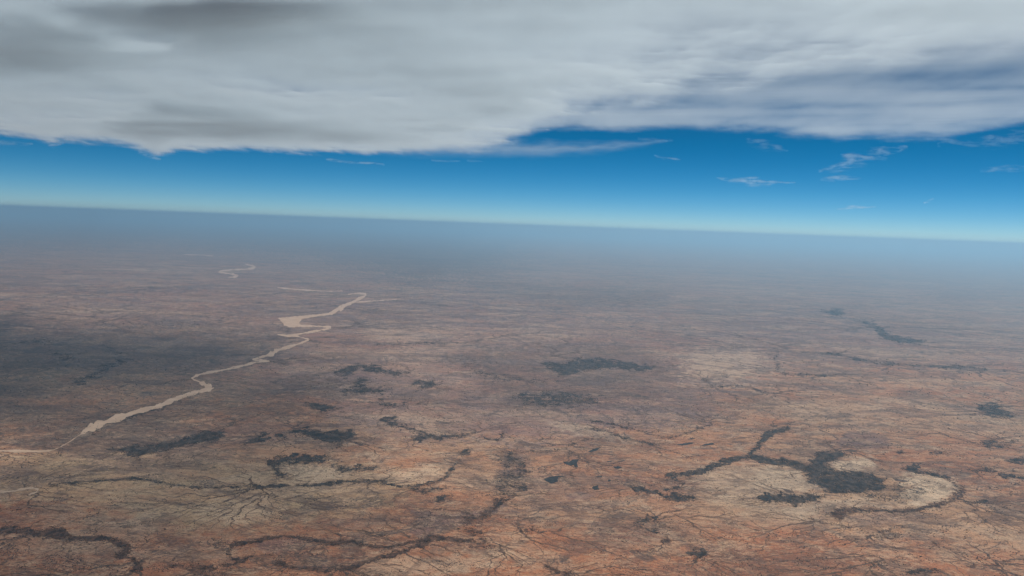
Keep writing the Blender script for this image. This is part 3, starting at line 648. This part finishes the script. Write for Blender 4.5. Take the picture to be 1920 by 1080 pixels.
def sector(azd0, azd1, na, r0, r1, nr):
    a = np.radians(np.linspace(azd0, azd1, na)); r = 1/np.linspace(1/r0, 1/r1, nr)
    a, r = np.meshgrid(a, r); return r*np.sin(a), r*np.cos(a)
def curve(pts, x):
    p = np.array(pts); return np.interp(x, p[:,0], p[:,1])

ZD = 100.0
SHADOW = [(-160,640),(60,628),(200,606),(340,600),(450,613),(550,638),(500,660),(400,690),(330,705),(180,715),(60,740),(-180,760)]
X, Y = sector(-62, 62, 560, 45, 800, 420)
px, py = pix(X, Y, np.full(X.shape, ZD))
e1 = curve([(-900,215),(0,254),(60,262),(95,274),(112,268),(200,270),(265,283),(295,297),(335,284),(450,285),(600,287),(800,289),(960,293),(1000,299),(1080,290),(1250,282),(1330,275),(1420,262),(2900,250)], px)
e_up = curve([(-900,500),(600,440),(720,350),(800,312),(880,275),(940,258),(1010,222),(1070,196),(1130,184),(1280,170),(1400,150),(1500,133),(1620,114),(1750,98),(1920,86),(2900,30)], px)
nz = fbm(X/60, Y/60, 5, 120, .55); nf = fbm(X/14, Y/40, 5, 130, .6); nl = fbm(X/160, Y/160, 3, 140)
us, vs_ = X*.94-Y*.34, X*.34+Y*.94                                      # streaks drawn out along the wind
nw = fbm(us/210+nz*.3, vs_/26, 5, 171, .55)
edge = np.minimum(e1-py, 400)+nf*4+nz*3
body = smooth(-3, 30, edge)**1.3                                            # whole deck against the clear sky
upper = smooth(-30, 62, e_up-py+nf*12+nz*10+nw*10)                             # the brighter, thicker part
thick = .60+.5*smooth(-.5, .8, nl)+.30*nz+.10*nf+.22*nw
thick += 1.75*np.exp(-(((px-370)/310)**2+((py-64+12*nz+16*nw)/40)**2))*np.clip(1+.8*nw+.4*nz, .2, 2)+1.2*np.exp(-(((px-60)/160)**2+((py-110)/50)**2))
thick += .8*np.exp(-(((px-1750)/300)**2+((py-20)/50)**2))+.9*np.exp(-(((px-1150)/500)**2+((py+60)/70)**2))
gsx, gsy = X-sun_dir[0]*ZD/sun_dir[2], Y-sun_dir[1]*ZD/sun_dir[2]      # where this bit of cloud throws its shadow
spx, spy = pix(gsx, np.maximum(gsy, 20), 0*X)
hs_ = sdist(T('i', SHADOW), spx+nf*16, spy+nz*8, 2.2)
thick -= .38*smooth(150, 1300, spx)*smooth(740, 900, spy)                 # thinner where the plain lies in the sun
thick = np.maximum(thick, .12)*3.3+2.8*smooth(-62, 62, hs_)
tail = smooth(45, 75, np.hypot(X, Y))*smooth(62, 50, np.abs(np.degrees(np.arctan2(X, Y))))
deck = thick*body*upper*tail
o = shell('cloud', X, Y, deck, np.full(X.shape, ZD)+.6*nz, cloud_mat('cloud_vapour', .22), .08)
tag(o, 'huge grey white cloud sheet filling the top of the sky', 'cloud')

# bluish thinner bank under the sheet on the right
X, Y = sector(-14, 62, 420, 80, 900, 300); ZB = 106.0
px, py = pix(X, Y, np.full(X.shape, ZB))
lo = curve([(500,290),(880,286),(960,262),(1040,247),(1280,246),(1400,248),(1550,260),(1690,267),(1760,258),(1830,246),(1920,236),(2900,190)], px)
nf = fbm(X/30, Y/60, 6, 150, .6); nz = fbm(X/90, Y/110, 4, 160, .55)
b = smooth(-3, 24, lo-py+nf*6)*smooth(560, 820, px)*smooth(-150, 0, py+0*px)
th = b*np.maximum(.56+.16*nf+.16*nz+.22*fbm((X*.94-Y*.34)/170, (X*.34+Y*.94)/24, 5, 181, .55)-.22*np.exp(-(((px-1830)/170)**2+((py-165)/30)**2)), .03)*1.6
o = shell('cloud', X, Y, th, np.full(X.shape, ZB), cloud_mat('bank_vapour', .105))
tag(o, 'blue grey cloud bank with a soft lower edge at right', 'cloud')

# low lens of cloud that ends in a point above the middle of the horizon
def streak(label, tile_pts, hw, dens, z, seed, fib=1.0, group=None, name='cloud', soft_=1.0, warp=.45):
    P = np.array(tile_pts, float); m = max(hw)*soft_*2+4
    x0, y0 = P.min(0)-m; x1, y1 = P.max(0)+m
    nx = int(np.clip((x1-x0)*.9, 40, 360)); ny = int(np.clip((y1-y0)*2.2, 30, 220))
    gx_, gy_ = np.meshgrid(np.linspace(x0, x1, nx), np.linspace(y0, y1, ny)); X, Y = at(gx_, gy_, z)
    n1 = fbm(gx_/26, gy_/5, 4, seed, .6); n2 = fbm(gx_/60, gy_/14, 3, seed+9, .5)
    best = np.full(gx_.shape, -1.0); hwA = np.asarray(hw, float)*soft_
    yy = gy_+n2*hwA.max()*warp
    for i in range(len(P)-1):
        (ax, ay), (bx, by) = P[i], P[i+1]; dx, dy = bx-ax, by-ay
        t = np.clip(((gx_-ax)*dx+(yy-ay)*dy)/(dx*dx+dy*dy), 0, 1)
        w_ = hwA[i]+(hwA[i+1]-hwA[i])*t; d_ = np.hypot(gx_-ax-t*dx, yy-ay-t*dy)
        val = (1-d_/np.maximum(w_, .3)); val = np.where(val > 0, val*np.clip((.25 if warp < .2 else .6)+.75*w_/hwA.max(), 0, 1), val); best = np.maximum(best, val)
    th = smooth(0, 1.0, best)**1.5*np.clip(.6+fib*n1, 0.04, 2)*np.clip(.75+n2*1.33*warp, .2, 1.5)
    return tag(shell(name, X, Y, th*1.0, np.full(X.shape, z), cloud_mat('wisp_vapour', dens)), label, 'cloud', group)
streak('pale cloud tongue tapering to a point above the mid horizon', [(660,264),(760,267),(900,274),(1010,280),(1120,276),(1200,270),(1260,263)], [20,26,22,18,14,10,4], .11, 103, 300, .06, soft_=1.35, warp=.12)
WISPS = [
 ('feathered bright wisp sweeping up right, largest wisp in the clear blue', [(1537,323),(1575,312),(1590,303),(1625,294),(1665,284),(1700,276)], [2,5,10,6,4,2], .10),
 ('short wisp tuft above the root of the feathered wisp', [(1578,288),(1600,290),(1622,293)], [1.5,5,2], .07),
 ('flat little wisp directly below the feathered wisp', [(1540,334),(1575,335),(1612,332)], [2,4,2], .08),
 ('long thin wisp low over the horizon left of the feathered wisp', [(1345,333),(1375,338),(1410,343),(1450,342),(1490,341)], [1.5,3,5,3,1.5], .10),
 ('slanting wisp under the cloud bank, above the long thin wisp', [(1405,265),(1440,272),(1476,281)], [4,6,2], .06),
 ('thin pale wisp nearest the horizon at right', [(1570,391),(1600,388),(1640,387)], [1,2.6,1.5], .08),
 ('faint tiny wisp right of the one nearest the horizon', [(1733,381),(1742,377),(1750,372)], [1,2,1], .06),
 ('broad faint wisp band touching the right edge, higher one', [(1760,270),(1840,268),(1930,260),(1990,255)], [2,6,9,8], .06),
 ('thin faint wisp touching the right edge, lower one', [(1840,319),(1890,317),(1990,314)], [2,4,4], .05),
 ('hair thin wisp below the sheet at left of centre', [(612,298),(650,303),(720,309)], [1,2.2,1], .10),
 ('small hair thin wisp below the sheet at centre', [(810,300),(840,301),(862,302)], [1,1.8,1], .08),
 ('little hair thin wisp right of the small centre one', [(876,301),(890,302),(905,302)], [.8,1.6,.8], .06),
 ('short slanting wisp below the tip of the cloud tongue', [(1228,292),(1245,297),(1275,300)], [1,2.2,1], .10),
 ('hooked wisp tip hanging from the sheet at far left', [(92,274),(104,268),(125,262)], [1.5,4,3], .14),
 ('curved wisp hook hanging below the sheet at left', [(262,284),(280,291),(300,298)], [3,4,1.5], .12),
 ('bright tuft at the point of the cloud tongue', [(1198,258),(1220,259),(1250,263)], [2,4,2], .10),
 ('faint flat wisp under the sheet in the upper left corner of blue', [(-40,266),(20,268),(60,271)], [3,3,1.5], .06),
]
for i, (lab, pts, hw, d) in enumerate(WISPS):
    streak(lab, pts, hw, d*.30, 101.0+.15*(i % 7), 400+20*i, .9, 'thin cirrus wisps in the clear band', soft_=2.3)

# ------------------------------------------------------------------ haze
hz = N('haze_air'); pv = hz.new('ShaderNodeVolumePrincipled')
pv.inputs['Color'].default_value = (.42, .75, 1.0, 1); pv.inputs['Density'].default_value = .00076; pv.inputs['Anisotropy'].default_value = 0.5
hz.link(pv.outputs[0], hz.out.inputs['Volume'])
b = RG+10; zt, zb = H+4.0, -.5
V = [(-b,-b,zb),(b,-b,zb),(b,b,zb),(-b,b,zb),(-b,-b,zt),(b,-b,zt),(b,b,zt),(-b,b,zt)]
Fc = [(3,2,1,0),(4,5,6,7),(0,1,5,4),(1,2,6,5),(2,3,7,6),(3,0,4,7)]
tag(mesh_obj('haze', V, np.array(Fc).ravel(), np.full(6, 4), hz.m), 'pale blue haze thickening over the plain toward the horizon', 'haze', kind='stuff')
